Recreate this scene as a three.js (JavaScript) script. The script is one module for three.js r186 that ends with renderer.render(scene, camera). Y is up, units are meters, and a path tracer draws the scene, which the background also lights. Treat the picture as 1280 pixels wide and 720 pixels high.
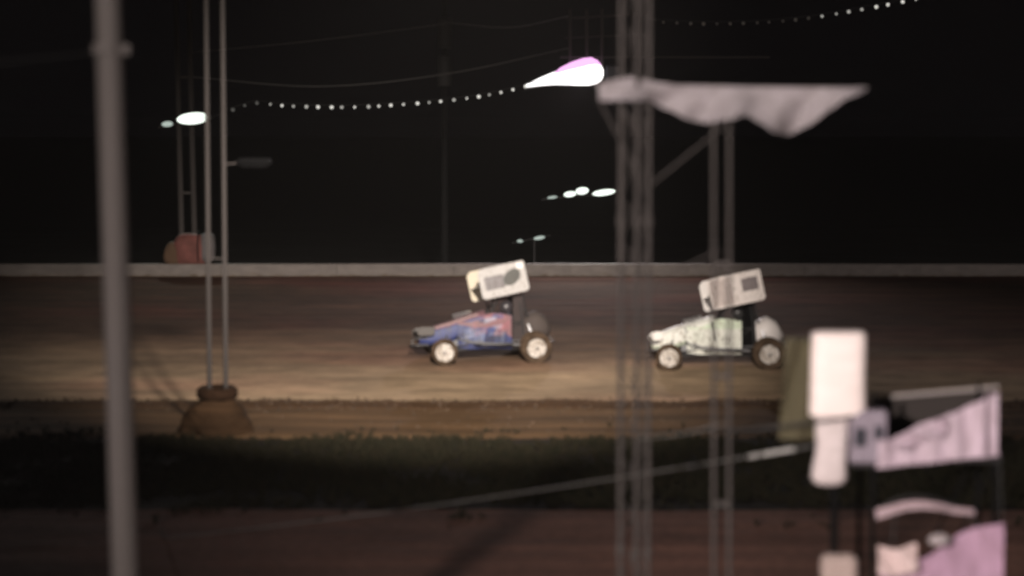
import * as THREE from 'three';
import { mergeGeometries, toCreasedNormals } from 'three/addons/utils/BufferGeometryUtils.js';
import { RoundedBoxGeometry } from 'three/addons/geometries/RoundedBoxGeometry.js';
import { MarchingCubes } from 'three/addons/objects/MarchingCubes.js';
import { ImprovedNoise } from 'three/addons/math/ImprovedNoise.js';

// ---------------------------------------------------------------- camera, sky, moon, exposure
const F = 3240, EYE = 6, PITCH = Math.atan(200 / F);          // focal length in photo pixels, eye height, downward tilt
const scene = new THREE.Scene();
const camera = new THREE.PerspectiveCamera(2 * Math.atan(360 / F) * 180 / Math.PI, 1280 / 720, 0.5, 6000);
camera.position.set(0, EYE, 0);
camera.rotation.set(-PITCH, 0, 0);
camera.focus = 900;                                            // a camcorder left on its far focus
camera.userData.fStop = 0.8;
scene.add(camera);

const skyData = new Float32Array(64 * 32 * 4);
for (let i = 0; i < 64 * 32; i++) skyData.set([0.0009, 0.00075, 0.001, 1], i * 4);
const skyTex = new THREE.DataTexture(skyData, 64, 32, THREE.RGBAFormat, THREE.FloatType);
skyTex.mapping = THREE.EquirectangularReflectionMapping; skyTex.magFilter = THREE.LinearFilter; skyTex.needsUpdate = true;
scene.background = skyTex; scene.environment = skyTex;

const moon = new THREE.DirectionalLight(0xdfe6ff, 0.006);
moon.position.set(-60, 120, 40); moon.castShadow = true;
Object.assign(moon.shadow.camera, { left: -60, right: 60, top: 60, bottom: -60, far: 400 });
scene.add(moon, moon.target);

const renderer = new THREE.WebGLRenderer({ antialias: true });
renderer.toneMapping = THREE.LinearToneMapping;
renderer.toneMappingExposure = 1.0;
renderer.shadowMap.enabled = true;

// ---------------------------------------------------------------- helpers
let seed = 7;
const rnd = () => { seed = (seed + 0x6D2B79F5) | 0; let t = Math.imul(seed ^ (seed >>> 15), 1 | seed); t = (t + Math.imul(t ^ (t >>> 7), 61 | t)) ^ t; return ((t ^ (t >>> 14)) >>> 0) / 4294967296; };
const rr = (a, b) => a + (b - a) * rnd();
const NO = new ImprovedNoise();
const noise = (x, y, z = 0) => NO.noise(x, y, z);
const fbm = (x, y, z = 0, o = 4) => { let s = 0, a = 0.5; for (let i = 0; i < o; i++) { s += a * noise(x, y, z); x *= 2.03; y *= 2.03; a *= 0.5; } return s; };
const V = (x, y, z) => new THREE.Vector3(x, y, z);
const sm = (a, b, x) => { const t = Math.min(1, Math.max(0, (x - a) / (b - a))); return t * t * (3 - 2 * t); };
// a photo pixel at a distance d in front of the camera (d along -z)
function at(px, py, d) {
  const v = V((px - 640) / F, -(py - 360) / F, -1).applyEuler(camera.rotation);
  return V(0, EYE, 0).addScaledVector(v, d / -v.z);
}
const taken = {};
const numbered = n => { const k = taken[n] = (taken[n] ?? -1) + 1; return k ? `${n}_${String(k).padStart(3, '0')}` : n; };
function put(o, parent) { o.castShadow = true; o.receiveShadow = true; parent.add(o); return o; }
function obj(name, geos, mat, parent = scene) {
  let g = Array.isArray(geos) ? mergeGeometries(geos.map(q => { q = q.index ? q.toNonIndexed() : q; for (const k of Object.keys(q.attributes)) if (!['position', 'normal', 'uv'].includes(k)) q.deleteAttribute(k); return q; })) : geos;
  const m = new THREE.Mesh(g, mat); m.name = parent === scene ? numbered(name) : name;
  return put(m, parent);
}
function tag(o, label, category, group) { o.userData.label = label; o.userData.category = category; if (group) o.userData.group = group; return o; }
function thing(name, label, category, p = [0, 0, 0], turn = 0, group) {
  const o = new THREE.Group(); o.name = numbered(name); o.position.set(...p); o.rotation.y = turn; scene.add(o);
  return tag(o, label, category, group);
}
function struct(name, geos, mat) { const m = obj(name, geos, mat); m.userData.kind = 'structure'; return m; }
function stick(a, b, r, r2 = r, n = 10) {           // a rod from a to b
  const d = b.clone().sub(a), g = new THREE.CylinderGeometry(r2, r, d.length(), n, 1);
  g.applyQuaternion(new THREE.Quaternion().setFromUnitVectors(V(0, 1, 0), d.clone().normalize()));
  return g.translate((a.x + b.x) / 2, (a.y + b.y) / 2, (a.z + b.z) / 2);
}
const tube = (pts, r, seg = pts.length * 6, n = 8) => new THREE.TubeGeometry(new THREE.CatmullRomCurve3(pts), seg, r, n);
const box = (w, h, d, x, y, z, r = 0.01, s = 2) => new RoundedBoxGeometry(w, h, d, s, r).translate(x, y, z);
// skin over rings of points: rings[i][j] is a Vector3; closed around j
function skin(rings, caps = true, closed = true) {
  const P = [], U = [], I = [], n = rings[0].length, m = rings.length, w = closed ? n + 1 : n;
  rings.forEach((r, i) => { for (let j = 0; j < w; j++) { const p = r[j % n]; P.push(p.x, p.y, p.z); U.push(i / (m - 1), j / (w - 1)); } });
  for (let i = 0; i < m - 1; i++) for (let j = 0; j < w - 1; j++) { const a = i * w + j, b = a + w; I.push(a, b, a + 1, a + 1, b, b + 1); }
  if (caps) for (const i of [0, m - 1]) {
    const c = P.length / 3, ctr = V(0, 0, 0); rings[i].forEach(p => ctr.addScaledVector(p, 1 / n)); P.push(ctr.x, ctr.y, ctr.z); U.push(i ? 1 : 0, 0.5);
    for (let j = 0; j < w - 1; j++) i ? I.push(c, i * w + j, i * w + j + 1) : I.push(c, i * w + j + 1, i * w + j);
  }
  const g = new THREE.BufferGeometry();
  g.setAttribute('position', new THREE.Float32BufferAttribute(P, 3)); g.setAttribute('uv', new THREE.Float32BufferAttribute(U, 2)); g.setIndex(I);
  g.computeVertexNormals();
  return g;
}
// lofted shell from sections [x, half width, y bottom, y top, roundness]
function loft(secs, n = 28) {
  return skin(secs.map(([x, w, y0, y1, e = 0.6]) => Array.from({ length: n }, (_, j) => {
    const t = j / n * Math.PI * 2, c = Math.cos(t), s = Math.sin(t), q = v => Math.sign(v) * Math.abs(v) ** e;
    return V(x, (y0 + y1) / 2 + q(s) * (y1 - y0) / 2, q(c) * w);
  })));
}
// a cloth or sheet with thickness from f(u,v) -> Vector3
function sheet(f, nu, nv, th = 0.006) {
  const N = (u, v) => { const e = 1e-3, p = f(u, v); const a = f(Math.min(1, u + e), v).sub(f(Math.max(0, u - e), v)), b = f(u, Math.min(1, v + e)).sub(f(u, Math.max(0, v - e))); return { p, n: a.cross(b).normalize() }; };
  const rings = [];
  for (let i = 0; i <= nu; i++) {
    const front = [], back = [];
    for (let j = 0; j <= nv; j++) { const { p, n } = N(i / nu, j / nv); front.push(p.clone().addScaledVector(n, th / 2)); back.unshift(p.clone().addScaledVector(n, -th / 2)); }
    rings.push([...front, ...back]);
  }
  return toCreasedNormals(skin(rings), 0.9);
}
// ---- textures
function dataTex(w, h, f, srgb, rep) {
  const d = new Uint8Array(w * h * 4);
  for (let y = 0; y < h; y++) for (let x = 0; x < w; x++) { const c = f(x / w, y / h), o = (y * w + x) * 4; d[o] = c[0]; d[o + 1] = c[1]; d[o + 2] = c[2]; d[o + 3] = 255; }
  const t = new THREE.DataTexture(d, w, h); t.magFilter = THREE.LinearFilter; t.minFilter = THREE.LinearMipmapLinearFilter; t.generateMipmaps = true;
  t.wrapS = t.wrapT = THREE.RepeatWrapping; if (srgb) t.colorSpace = THREE.SRGBColorSpace; if (rep) t.repeat.set(...rep); t.needsUpdate = true;
  return t;
}
function canvasTex(w, h, draw) {
  const c = document.createElement('canvas'); c.width = w; c.height = h; draw(c.getContext('2d'), w, h);
  const t = new THREE.CanvasTexture(c); t.colorSpace = THREE.SRGBColorSpace; return t;
}
const clamp8 = v => Math.max(0, Math.min(255, v));
const mat = (r, g, b, rough = 0.7, o = {}) => new THREE.MeshStandardMaterial({ color: new THREE.Color().setRGB(r, g, b), roughness: rough, ...o });

// grime used on painted and galvanised metal: patches and runs, as colour of the metal itself
const grimeMap = (r, g, b, amp, run = 1) => dataTex(256, 256, (u, v) => {
  const n = fbm(u * 14, v * 14 / (run * 3), 3, 4) * amp + (rnd() - 0.5) * amp * 0.35; return [clamp8(r * (1 + n)), clamp8(g * (1 + n * 1.05)), clamp8(b * (1 + n * 1.15))];
}, true);
const M = {
  galv: new THREE.MeshStandardMaterial({ map: grimeMap(72, 67, 65, 0.35, 3), roughness: 0.8, metalness: 0.25 }),
  darkSteel: mat(0.018, 0.017, 0.018, 0.55, { metalness: 0.3 }),
  black: new THREE.MeshPhysicalMaterial({ color: 0x0c0c0d, roughness: 0.85, specularIntensity: 0.2 }),
  rubber: new THREE.MeshPhysicalMaterial({ map: grimeMap(78, 65, 53, 0.5), roughness: 1, specularIntensity: 0.15 }),
  chrome: mat(0.55, 0.55, 0.56, 0.28, { metalness: 0.9 }),
  steelTube: mat(0.12, 0.12, 0.125, 0.45, { metalness: 0.5 }),
  cable: mat(0.03, 0.03, 0.03, 0.6),
  wire: mat(0.16, 0.155, 0.15, 0.6),
  sleeve: mat(0.6, 0.59, 0.57, 0.5),
  whitePaint: mat(0.76, 0.74, 0.71, 0.45),
  greyPaint: mat(0.22, 0.21, 0.23, 0.5),
  lampGlow: new THREE.MeshStandardMaterial({ color: 0x222222, emissive: new THREE.Color(1, 0.97, 0.96), emissiveIntensity: 2.4 }),
  lampGlowGreen: new THREE.MeshStandardMaterial({ color: 0x222222, emissive: new THREE.Color(0.9, 1, 0.9), emissiveIntensity: 1.7 }),
  lampDim: new THREE.MeshStandardMaterial({ color: 0x222222, emissive: new THREE.Color(0.85, 1, 0.9), emissiveIntensity: 0.5 }),
  lampMagenta: new THREE.MeshStandardMaterial({ color: 0x222222, emissive: new THREE.Color(1, 0.5, 0.95), emissiveIntensity: 1.3 }),
  bulb: new THREE.MeshStandardMaterial({ color: 0x222222, emissive: new THREE.Color(1, 0.97, 0.88), emissiveIntensity: 0.95 }),
  bulbMid: new THREE.MeshStandardMaterial({ color: 0x222222, emissive: new THREE.Color(1, 0.97, 0.88), emissiveIntensity: 0.5 }),
  bulbOff: mat(0.5, 0.5, 0.46, 0.3),
  bulbDim: new THREE.MeshStandardMaterial({ color: 0x222222, emissive: new THREE.Color(1, 0.97, 0.88), emissiveIntensity: 0.08 }),
};

// ---------------------------------------------------------------- ground: infield, apron, banked dirt track, outfield
const D_NEAR = 40.5, D_GRASS = 49.8, D_RIDGE = 54.7, D_TRACK = 56.2, D_WALL = 75.2, BANK = 1.7;
function groundY(x, d) {
  const n = fbm(x * 0.35, d * 0.35, 1, 4);
  if (d < D_GRASS) return n * 0.06;
  if (d < D_RIDGE) return n * 0.08 + 0.05 * sm(D_GRASS, D_GRASS + 0.6, d);
  if (d < D_TRACK) { const t = (d - D_RIDGE) / (D_TRACK - D_RIDGE); return n * 0.08 + 0.05 + Math.sin(t * Math.PI) * (0.07 + 0.1 * fbm(x * 0.5, 3, 2) + 0.05 * fbm(x * 2, d * 2, 5)); }
  const t = (d - D_TRACK) / (D_WALL - D_TRACK);
  if (d <= D_WALL + 3) return Math.min(t, 1) * BANK + n * 0.06 * (1 - Math.min(t, 1)) + 0.05 * (1 - Math.min(1, t * 6)) + 0.02 * noise(x * 0.15, d * 4, 2);
  return BANK * (1 - sm(D_WALL + 3, D_WALL + 20, d)) + fbm(x * 0.1, d * 0.1, 7) * 0.5 * sm(D_WALL + 3, D_WALL + 20, d);
}
function strip(d0, d1, x0, x1, nx, nd, tw = x1 - x0, td = d1 - d0) {
  const P = [], U = [], I = [];
  for (let j = 0; j <= nd; j++) for (let i = 0; i <= nx; i++) {
    const x = x0 + (x1 - x0) * i / nx, d = d0 + (d1 - d0) * j / nd;
    P.push(x, groundY(x, d), -d); U.push((x - x0) / tw, (d - d0) / td);
  }
  for (let j = 0; j < nd; j++) for (let i = 0; i < nx; i++) { const a = j * (nx + 1) + i, b = a + nx + 1; I.push(a, a + 1, b, a + 1, b + 1, b); }
  const g = new THREE.BufferGeometry(); g.setAttribute('position', new THREE.Float32BufferAttribute(P, 3)); g.setAttribute('uv', new THREE.Float32BufferAttribute(U, 2)); g.setIndex(I); g.computeVertexNormals();
  return g;
}
// dirt of the track: tan dry groove low down, dark damp clay up the bank, long tyre streaks, a few paler and pinker scuffs
const X0 = -40, X1 = 40;
const trackMap = dataTex(2048, 512, (u, v) => {
  const x = X0 + u * (X1 - X0), d = v * (D_WALL - D_TRACK);
  const streak = fbm(x * 0.12, d * 3.1, 4, 4), broad = fbm(x * 0.22, d * 0.5, 9, 4), fine = (rnd() - 0.5);
  const dry = sm(0.62, 0.1, v + 0.22 * fbm(x * 0.1, d * 0.25, 12, 3) + 0.08 * streak);
  const pink = sm(0.35, 0, Math.hypot((x + 15.2) / 3.2, (d - 10.6) / 1.7) - 0.4 * Math.abs(fbm(x * 0.9, d * 1.7, 6)));
  const red = Math.max(0, fbm(x * 0.13 + 4, d * 0.3, 21, 3)) * 1.3;
  const k = 1 + 0.17 * streak + 0.34 * broad + 0.1 * fine + 0.22 * fbm(x * 1.3, d * 1.6, 41, 3);
  const groove = 0.16 * Math.max(0, Math.sin((d + 0.9 * Math.sin(x * 0.07 + 1)) * 6.1 + 2 * fbm(x * 0.05, d * 0.4, 31))) * sm(0.1, 0.4, v) * (0.5 + fbm(x * 0.2, d, 33));
  const a = [66 + 90 * dry, 48 + 87 * dry, 38 + 72 * dry].map(q => q * (1 - groove));
  return [clamp8((a[0] + 34 * pink + 16 * red) * k), clamp8((a[1] + 18 * pink - 4 * red) * k), clamp8((a[2] + 26 * pink) * k)];
}, true);
const trackBump = dataTex(1024, 512, (u, v) => { const x = u * 80, d = v * 19; const h = 128 + 120 * fbm(x * 0.3, d * 5, 4, 4) + 60 * fbm(x * 4, d * 5, 8, 3); return [clamp8(h), clamp8(h), clamp8(h)]; });
const trackMat = new THREE.MeshPhysicalMaterial({ map: trackMap, bumpMap: trackBump, bumpScale: 0.06, roughness: 1, specularIntensity: 0.12 });
struct('dirt_track', strip(D_TRACK, D_WALL + 3, X0, X1, 400, 120, X1 - X0, D_WALL - D_TRACK), trackMat);
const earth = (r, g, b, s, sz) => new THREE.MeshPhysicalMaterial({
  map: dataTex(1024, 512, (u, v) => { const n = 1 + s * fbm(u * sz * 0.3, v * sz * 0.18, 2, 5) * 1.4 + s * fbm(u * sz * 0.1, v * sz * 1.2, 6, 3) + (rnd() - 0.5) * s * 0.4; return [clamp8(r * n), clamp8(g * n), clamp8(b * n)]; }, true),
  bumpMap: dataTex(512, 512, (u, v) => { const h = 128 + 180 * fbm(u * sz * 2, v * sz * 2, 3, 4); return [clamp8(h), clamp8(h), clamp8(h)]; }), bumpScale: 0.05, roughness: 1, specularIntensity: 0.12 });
struct('dirt_ridge', strip(D_RIDGE, D_TRACK, X0, X1, 600, 16), earth(78, 59, 42, 0.35, 40));
struct('dirt_apron', strip(D_GRASS, D_RIDGE, X0, X1, 300, 30), earth(92, 72, 52, 0.4, 40));
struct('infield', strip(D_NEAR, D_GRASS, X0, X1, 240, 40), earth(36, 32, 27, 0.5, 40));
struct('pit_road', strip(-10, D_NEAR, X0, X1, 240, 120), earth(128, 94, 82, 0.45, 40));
struct('outfield', strip(D_WALL + 3, 160, X0, X1, 80, 60), mat(0.03, 0.03, 0.022, 0.95));
struct('ground', new THREE.PlaneGeometry(4000, 4000, 40, 40).rotateX(-Math.PI / 2).translate(0, -0.6, 0), mat(0.035, 0.033, 0.026, 0.95));

// grass tufts on the infield and loose dirt on the ridge and track
{
  const blade = (a, lean, h) => { const g = new THREE.BufferGeometry(); const c = Math.cos(a), s = Math.sin(a), w = 0.012;
    g.setAttribute('position', new THREE.Float32BufferAttribute([-w * s, 0, w * c, w * s, 0, -w * c, c * lean * 0.4, h * 0.6, s * lean * 0.4, c * lean, h, s * lean], 3)); g.setIndex([0, 1, 2, 0, 2, 3]); g.computeVertexNormals(); return g; };
  const tuft = mergeGeometries([0, 1, 2, 3, 4, 5, 6].map(i => blade(i * 0.9 + rnd(), rr(0.02, 0.08), rr(0.04, 0.12))));
  const gm = new THREE.MeshPhysicalMaterial({ color: new THREE.Color().setRGB(0.8, 0.8, 0.8), roughness: 1, specularIntensity: 0.3, side: THREE.DoubleSide });
  const N = 26000, im = new THREE.InstancedMesh(tuft, gm, N), q = new THREE.Object3D(), c = new THREE.Color();
  for (let i = 0; i < N; i++) {
    let x, d, k = 0; do { x = rr(-16, 16); d = rr(D_NEAR - 2, D_GRASS + 1.6); k++; } while (k < 6 && fbm(x * 0.5, d * 0.7, 11) + 0.35 - sm(D_GRASS - 1, D_GRASS + 1.5, d) * 0.75 - sm(D_NEAR + 2, D_NEAR - 1.8, d) * 0.75 < rr(0, 0.35));
    q.position.set(x, groundY(x, d) - 0.01, -d); q.rotation.y = rr(0, 6.3); const s = rr(0.6, 1.5); q.scale.set(s, s * rr(0.6, 1.3), s); q.updateMatrix(); im.setMatrixAt(i, q.matrix);
    const dry = rnd(); c.setRGB(0.022 + 0.018 * dry, 0.023 + 0.01 * dry, 0.013 + 0.006 * dry); im.setColorAt(i, c);
  }
  im.name = 'infield_grass'; im.userData = { label: 'short rough grass growing over the dark infield', category: 'grass', kind: 'stuff' }; put(im, scene);
  const clod = new THREE.IcosahedronGeometry(1, 0), cm = new THREE.MeshStandardMaterial({ color: 0xffffff, roughness: 1 });
  const K = 1800, ic = new THREE.InstancedMesh(clod, cm, K);
  for (let i = 0; i < K; i++) {
    const where = rnd() * 0.8, d = where < 0.6 ? rr(D_RIDGE - 0.3, D_TRACK + 0.3) : where < 0.8 ? rr(D_GRASS, D_RIDGE) : rr(D_TRACK, D_WALL - 1), x = rr(-19, 19), s = rr(0.012, 0.04);
    q.position.set(x, groundY(x, d) + s * 0.3, -d); q.rotation.set(rr(0, 6), rr(0, 6), 0); q.scale.set(s * rr(0.7, 1.4), s * 0.8, s); q.updateMatrix(); ic.setMatrixAt(i, q.matrix);
    const t = rr(0.5, 1.2) * (where < 0.8 ? 1 : 0.8); c.setRGB(0.08 * t, 0.052 * t, 0.033 * t); ic.setColorAt(i, c);
  }
  ic.name = 'loose_dirt'; ic.userData = { label: 'loose dirt clods thrown along the lower track edge', category: 'dirt', kind: 'stuff' }; put(ic, scene);
}

// ---------------------------------------------------------------- the wall along the top of the banking
{
  const w = thing('retaining_wall', 'low pale concrete wall running along the top of the dirt banking', 'wall', [0, BANK - 0.12, -D_WALL - 0.25]);
  const L = 3.4, maps = [0, 1, 2].map(k => dataTex(256, 128, (u, v) => {
    const st = fbm(u * 9 + k * 7, v * 2.2, k, 4), sp = sm(0.42, 0.02, v + 0.5 * fbm(u * 11, v * 6, k + 5, 4)), f = (rnd() - 0.5) * 12, b = 1 + 0.2 * st;
    return [clamp8((112 - 34 * sp) * b + f), clamp8((105 - 40 * sp) * b + f), clamp8((101 - 50 * sp) * b + f)];
  }, true)).map(map => new THREE.MeshStandardMaterial({ map, roughness: 0.8 }));
  const g = new RoundedBoxGeometry(L - 0.003, 0.47, 0.3, 2, 0.012);
  for (let i = -8; i <= 8; i++) { const p = obj('wall_panel', g, maps[(i * 7 + 70) % 3], w); p.position.set(i * L, 0.235, rr(-0.004, 0.004)); p.rotation.y = rr(-0.002, 0.002); }
}

// ---------------------------------------------------------------- sprint cars
const ROLL = new THREE.Matrix4().makeTranslation(0, 0.35, 0).multiply(new THREE.Matrix4().makeRotationX(0.19)).multiply(new THREE.Matrix4().makeTranslation(0, -0.35, 0));
function smudgeText(g, x, y, w, h, col, n) {           // lettering too blurred to read in the photograph: soft blocky strokes
  g.fillStyle = col;
  for (let i = 0; i < n * 4; i++) { const a = x + w * ((i + rnd()) / (n * 4 + 1)), hh = h * rr(0.5, 1), y0 = y + (h - hh) * rnd(); g.globalAlpha = rr(0.35, 0.8); g.beginPath(); g.moveTo(a, y0); g.lineTo(a + w * rr(0.03, 0.07), y0); g.lineTo(a + w * rr(-0.02, 0.06), y0 + hh); g.lineTo(a - w * rr(0.0, 0.05), y0 + hh); g.fill(); }
  g.globalAlpha = 1;
}
const speck = (g, w, h, n, cols) => { for (let i = 0; i < n; i++) { g.fillStyle = cols[i % cols.length]; g.globalAlpha = rr(0.08, 0.5); const s = rr(1, 5); g.beginPath(); g.ellipse(rnd() * w, rnd() * h, s * rr(1, 3), s, rnd() * 3, 0, 7); g.fill(); } g.globalAlpha = 1; };
const MUD = ['#4a3c2c', '#5d4d3a', '#3a2e22'];
function paints(kind) {
  const blue = kind === 'blue';
  const side = canvasTex(512, 256, (g, w, h) => {
    g.fillStyle = blue ? '#263264' : '#d6d9cf'; g.fillRect(0, 0, w, h);
    if (blue) {
      g.fillStyle = '#744f56'; g.beginPath(); g.moveTo(0, 0); g.lineTo(0, h * 0.3); g.lineTo(w * 0.35, h * 0.42); g.lineTo(w * 0.7, h * 0.38); g.lineTo(w, h * 0.7); g.lineTo(w, 0); g.fill();
      g.fillStyle = '#1b2450'; for (let i = 0; i < 7; i++) { g.beginPath(); g.moveTo(w * (0.12 + i * 0.12), h * 0.95); g.lineTo(w * (0.17 + i * 0.12), h * 0.4); g.lineTo(w * (0.2 + i * 0.12), h * 0.92); g.fill(); }
      for (let i = 0; i < 26; i++) { g.globalAlpha = rr(0.3, 0.8); g.fillStyle = ['#8a4a54', '#2a3a78', '#141a3a', '#9aa0b4', '#a06068'][i % 5]; const a = rnd() * w, y0 = rnd() * h * 0.8, l = rr(0.08, 0.3) * w; g.beginPath(); g.moveTo(a, y0); g.lineTo(a + l, y0 - h * rr(0, 0.25)); g.lineTo(a + l * 0.9, y0 + h * rr(0.03, 0.12)); g.lineTo(a - 8, y0 + h * rr(0.05, 0.16)); g.fill(); } g.globalAlpha = 1;
      smudgeText(g, w * 0.12, h * 0.42, w * 0.4, h * 0.4, '#8690a8', 4); smudgeText(g, w * 0.66, h * 0.5, w * 0.24, h * 0.36, '#88948f', 2);
    } else {
      g.fillStyle = '#c8d6bf'; g.fillRect(0, 0, w, h * 0.3); g.fillStyle = '#22231f'; g.beginPath(); g.moveTo(w * 0.42, h * 0.1); g.lineTo(w * 0.5, h * 0.62); g.lineTo(w * 0.55, h * 0.62); g.lineTo(w * 0.48, h * 0.1); g.fill();
      smudgeText(g, w * 0.62, h * 0.45, w * 0.22, h * 0.28, '#55574f', 2); smudgeText(g, w * 0.1, h * 0.35, w * 0.22, h * 0.3, '#8f9a88', 2);
    }
    speck(g, w, h, 500, MUD);
  });
  const hood = canvasTex(512, 256, (g, w, h) => {
    g.fillStyle = blue ? '#2a366a' : '#dadbd3'; g.fillRect(0, 0, w, h);
    if (blue) { g.fillStyle = '#7c5a60'; g.beginPath(); g.moveTo(0, h * 0.7); g.lineTo(w * 0.3, h * 0.57); g.lineTo(w, h * 0.55); g.lineTo(w, h * 0.95); g.lineTo(w * 0.3, h * 0.93); g.lineTo(0, h * 0.8); g.fill(); g.fillStyle = '#b39c9c'; g.fillRect(w * 0.35, h * 0.6, w * 0.5, h * 0.05); g.fillStyle = '#2a2226'; g.fillRect(0, 0, w * 0.16, h); g.fillStyle = '#c9b99a'; g.fillRect(w * 0.17, h * 0.55, w * 0.06, h * 0.16); }
    else { g.fillStyle = '#c4cfbb'; g.fillRect(0, h * 0.3, w, h * 0.14); smudgeText(g, w * 0.58, h * 0.5, w * 0.17, h * 0.1, '#2e302b', 1); }
    speck(g, w, h, 400, MUD);
  });
  const wing = canvasTex(512, 256, (g, w, h) => {
    g.fillStyle = blue ? '#b4b2b0' : '#dad2cd'; g.fillRect(0, 0, w, h);
    if (blue) { g.fillStyle = '#6f6c6d'; g.fillRect(w * 0.1, h * 0.3, w * 0.42, h * 0.44); smudgeText(g, w * 0.1, h * 0.32, w * 0.42, h * 0.4, '#8c888c', 3); g.fillStyle = '#4c4d49'; g.beginPath(); g.ellipse(w * 0.69, h * 0.46, w * 0.2, h * 0.24, -0.35, 0, 7); g.fill(); smudgeText(g, w * 0.52, h * 0.3, w * 0.36, h * 0.34, '#3a3a37', 3); g.fillStyle = '#efedeb'; g.fillRect(w * 0.84, h * 0.04, w * 0.13, h * 0.2); }
    else { g.fillStyle = '#bdb1ac'; g.fillRect(w * 0.04, h * 0.06, w * 0.4, h * 0.88); smudgeText(g, w * 0.07, h * 0.12, w * 0.34, h * 0.7, '#9f9490', 3); g.fillStyle = '#665d5e'; g.fillRect(w * 0.62, h * 0.2, w * 0.3, h * 0.42); smudgeText(g, w * 0.66, h * 0.28, w * 0.2, h * 0.24, '#857b7c', 2); }
    speck(g, w, h, 260, MUD);
  });
  const P = (map, o = {}) => new THREE.MeshPhysicalMaterial({ map, roughness: 0.58, clearcoat: 0.12, clearcoatRoughness: 0.5, ...o });
  return { side: P(side), hood: P(hood), wing: P(wing, { clearcoat: 0.15 }), tail: blue ? mat(0.07, 0.056, 0.05, 0.85) : mat(0.74, 0.7, 0.67, 0.5), foil: mat(0.3, 0.3, 0.3, 0.4, { metalness: 0.3 }), farBoard: blue ? mat(0.58, 0.52, 0.4, 0.5) : mat(0.7, 0.67, 0.64, 0.5), noseWing: blue ? mat(0.05, 0.042, 0.036, 0.5) : mat(0.72, 0.7, 0.66, 0.5) };
}
const diskMap = canvasTex(128, 128, (g, w, h) => { g.fillStyle = '#d2cdc6'; g.fillRect(0, 0, w, h); g.fillStyle = '#8f8a84'; for (let i = 0; i < 8; i++) { const a = i * 0.785; g.beginPath(); g.arc(64 + 50 * Math.cos(a), 64 + 50 * Math.sin(a), 3.4, 0, 7); g.fill(); } speck(g, w, h, 200, MUD); });
M.disc = new THREE.MeshStandardMaterial({ map: diskMap, roughness: 0.4 });
function tyreGeo(R, W, rim) {
  const h = W / 2, pr = [[rim, -h * 0.8], [rim + 0.02, -h * 0.92], [R * 0.8, -h * 1.03], [R * 0.94, -h * 0.97], [R, -h * 0.82]];
  const tread = []; for (let i = 0; i <= 8; i++) { const y = -h * 0.82 + i / 8 * h * 1.64; tread.push([R, y - 0.012], [R - (i < 8 ? 0.014 : 0), y + 0.004]); }
  const all = [...pr, ...tread, ...pr.slice(0, 4).reverse().map(([r, y]) => [r, -y])];
  return toCreasedNormals(new THREE.LatheGeometry(all.map(([r, y]) => new THREE.Vector2(r, y)), 40).rotateX(Math.PI / 2), 0.6);
}
function wheel(parent, x, z, R, W, rim, steer = 0) {
  const side = Math.sign(z), w = new THREE.Group(); w.name = 'wheel'; w.position.set(x, R - 0.015, z); w.rotation.y = steer; w.rotation.z = rr(0, 6); w.rotation.order = 'YXZ'; parent.add(w);
  obj('tyre', tyreGeo(R, W, rim), M.rubber, w);
  const h = W / 2;
  obj('rim', [new THREE.LatheGeometry([[rim + 0.012, -h * 0.86], [rim, -h * 0.8], [rim * 0.9, -h * 0.3], [rim * 0.9, h * 0.3], [rim, h * 0.8], [rim + 0.012, h * 0.86]].map(p => new THREE.Vector2(...p)), 32).rotateX(Math.PI / 2)], M.chrome, w);
  const disc = new THREE.CylinderGeometry(rim * 0.99, rim * 0.99, 0.012, 32).rotateX(Math.PI / 2).translate(0, 0, side * h * 0.74);
  obj('wheel_cover', [disc, new THREE.SphereGeometry(rim * 0.32, 18, 8, 0, 7, 0, 1.2).rotateX(side * Math.PI / 2).scale(1, 1, 0.45).translate(0, 0, side * h * 0.72)], M.disc, w);
  obj('hub_nut', new THREE.CylinderGeometry(0.035, 0.04, 0.05, 6).rotateX(Math.PI / 2).translate(0, 0, side * (h * 0.72 + rim * 0.12)), M.chrome, w);
  return w;
}
function sideboard(x0, x1, y0, y1, z, th = 0.018) {      // a wing end plate with turned edges, uv over its face
  const s = new THREE.Shape(); const c = 0.09;
  s.moveTo(x0, y0 + 0.05); s.lineTo(x0 + 0.06, y0); s.lineTo(x1 - c * 0.6, y0); s.lineTo(x1, y0 + c * 0.6); s.lineTo(x1, y1 - c); s.lineTo(x1 - c, y1); s.lineTo(x0 + 0.02, y1); s.lineTo(x0, y1 - 0.02); s.closePath();
  const g = new THREE.ExtrudeGeometry(s, { depth: th, bevelEnabled: true, bevelSize: 0.008, bevelThickness: 0.006, bevelSegments: 1 }).translate(0, 0, z - th / 2);
  const p = g.attributes.position, uv = g.attributes.uv; for (let i = 0; i < p.count; i++) uv.setXY(i, 1 - (p.getX(i) - x0) / (x1 - x0), (p.getY(i) - y0) / (y1 - y0));
  return g;
}
function foil(x0, x1, y, z0, z1, camber, th) {           // cambered wing section between z0 and z1
  const top = [], bot = [], n = 14; for (let i = 0; i <= n; i++) { const t = i / n, x = x1 + (x0 - x1) * t, c = camber * (t ** 1.8), k = th * Math.sqrt(t + 0.01) * (1 - t) * 2; top.push([x, y + c + k]); bot.unshift([x, y + c - k * 0.4 - 0.006]); }
  const ring = [...top, ...bot]; return toCreasedNormals(skin([z0, z1].map(z => ring.map(([a, b]) => V(a, b, z)))), 0.7);
}
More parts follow.
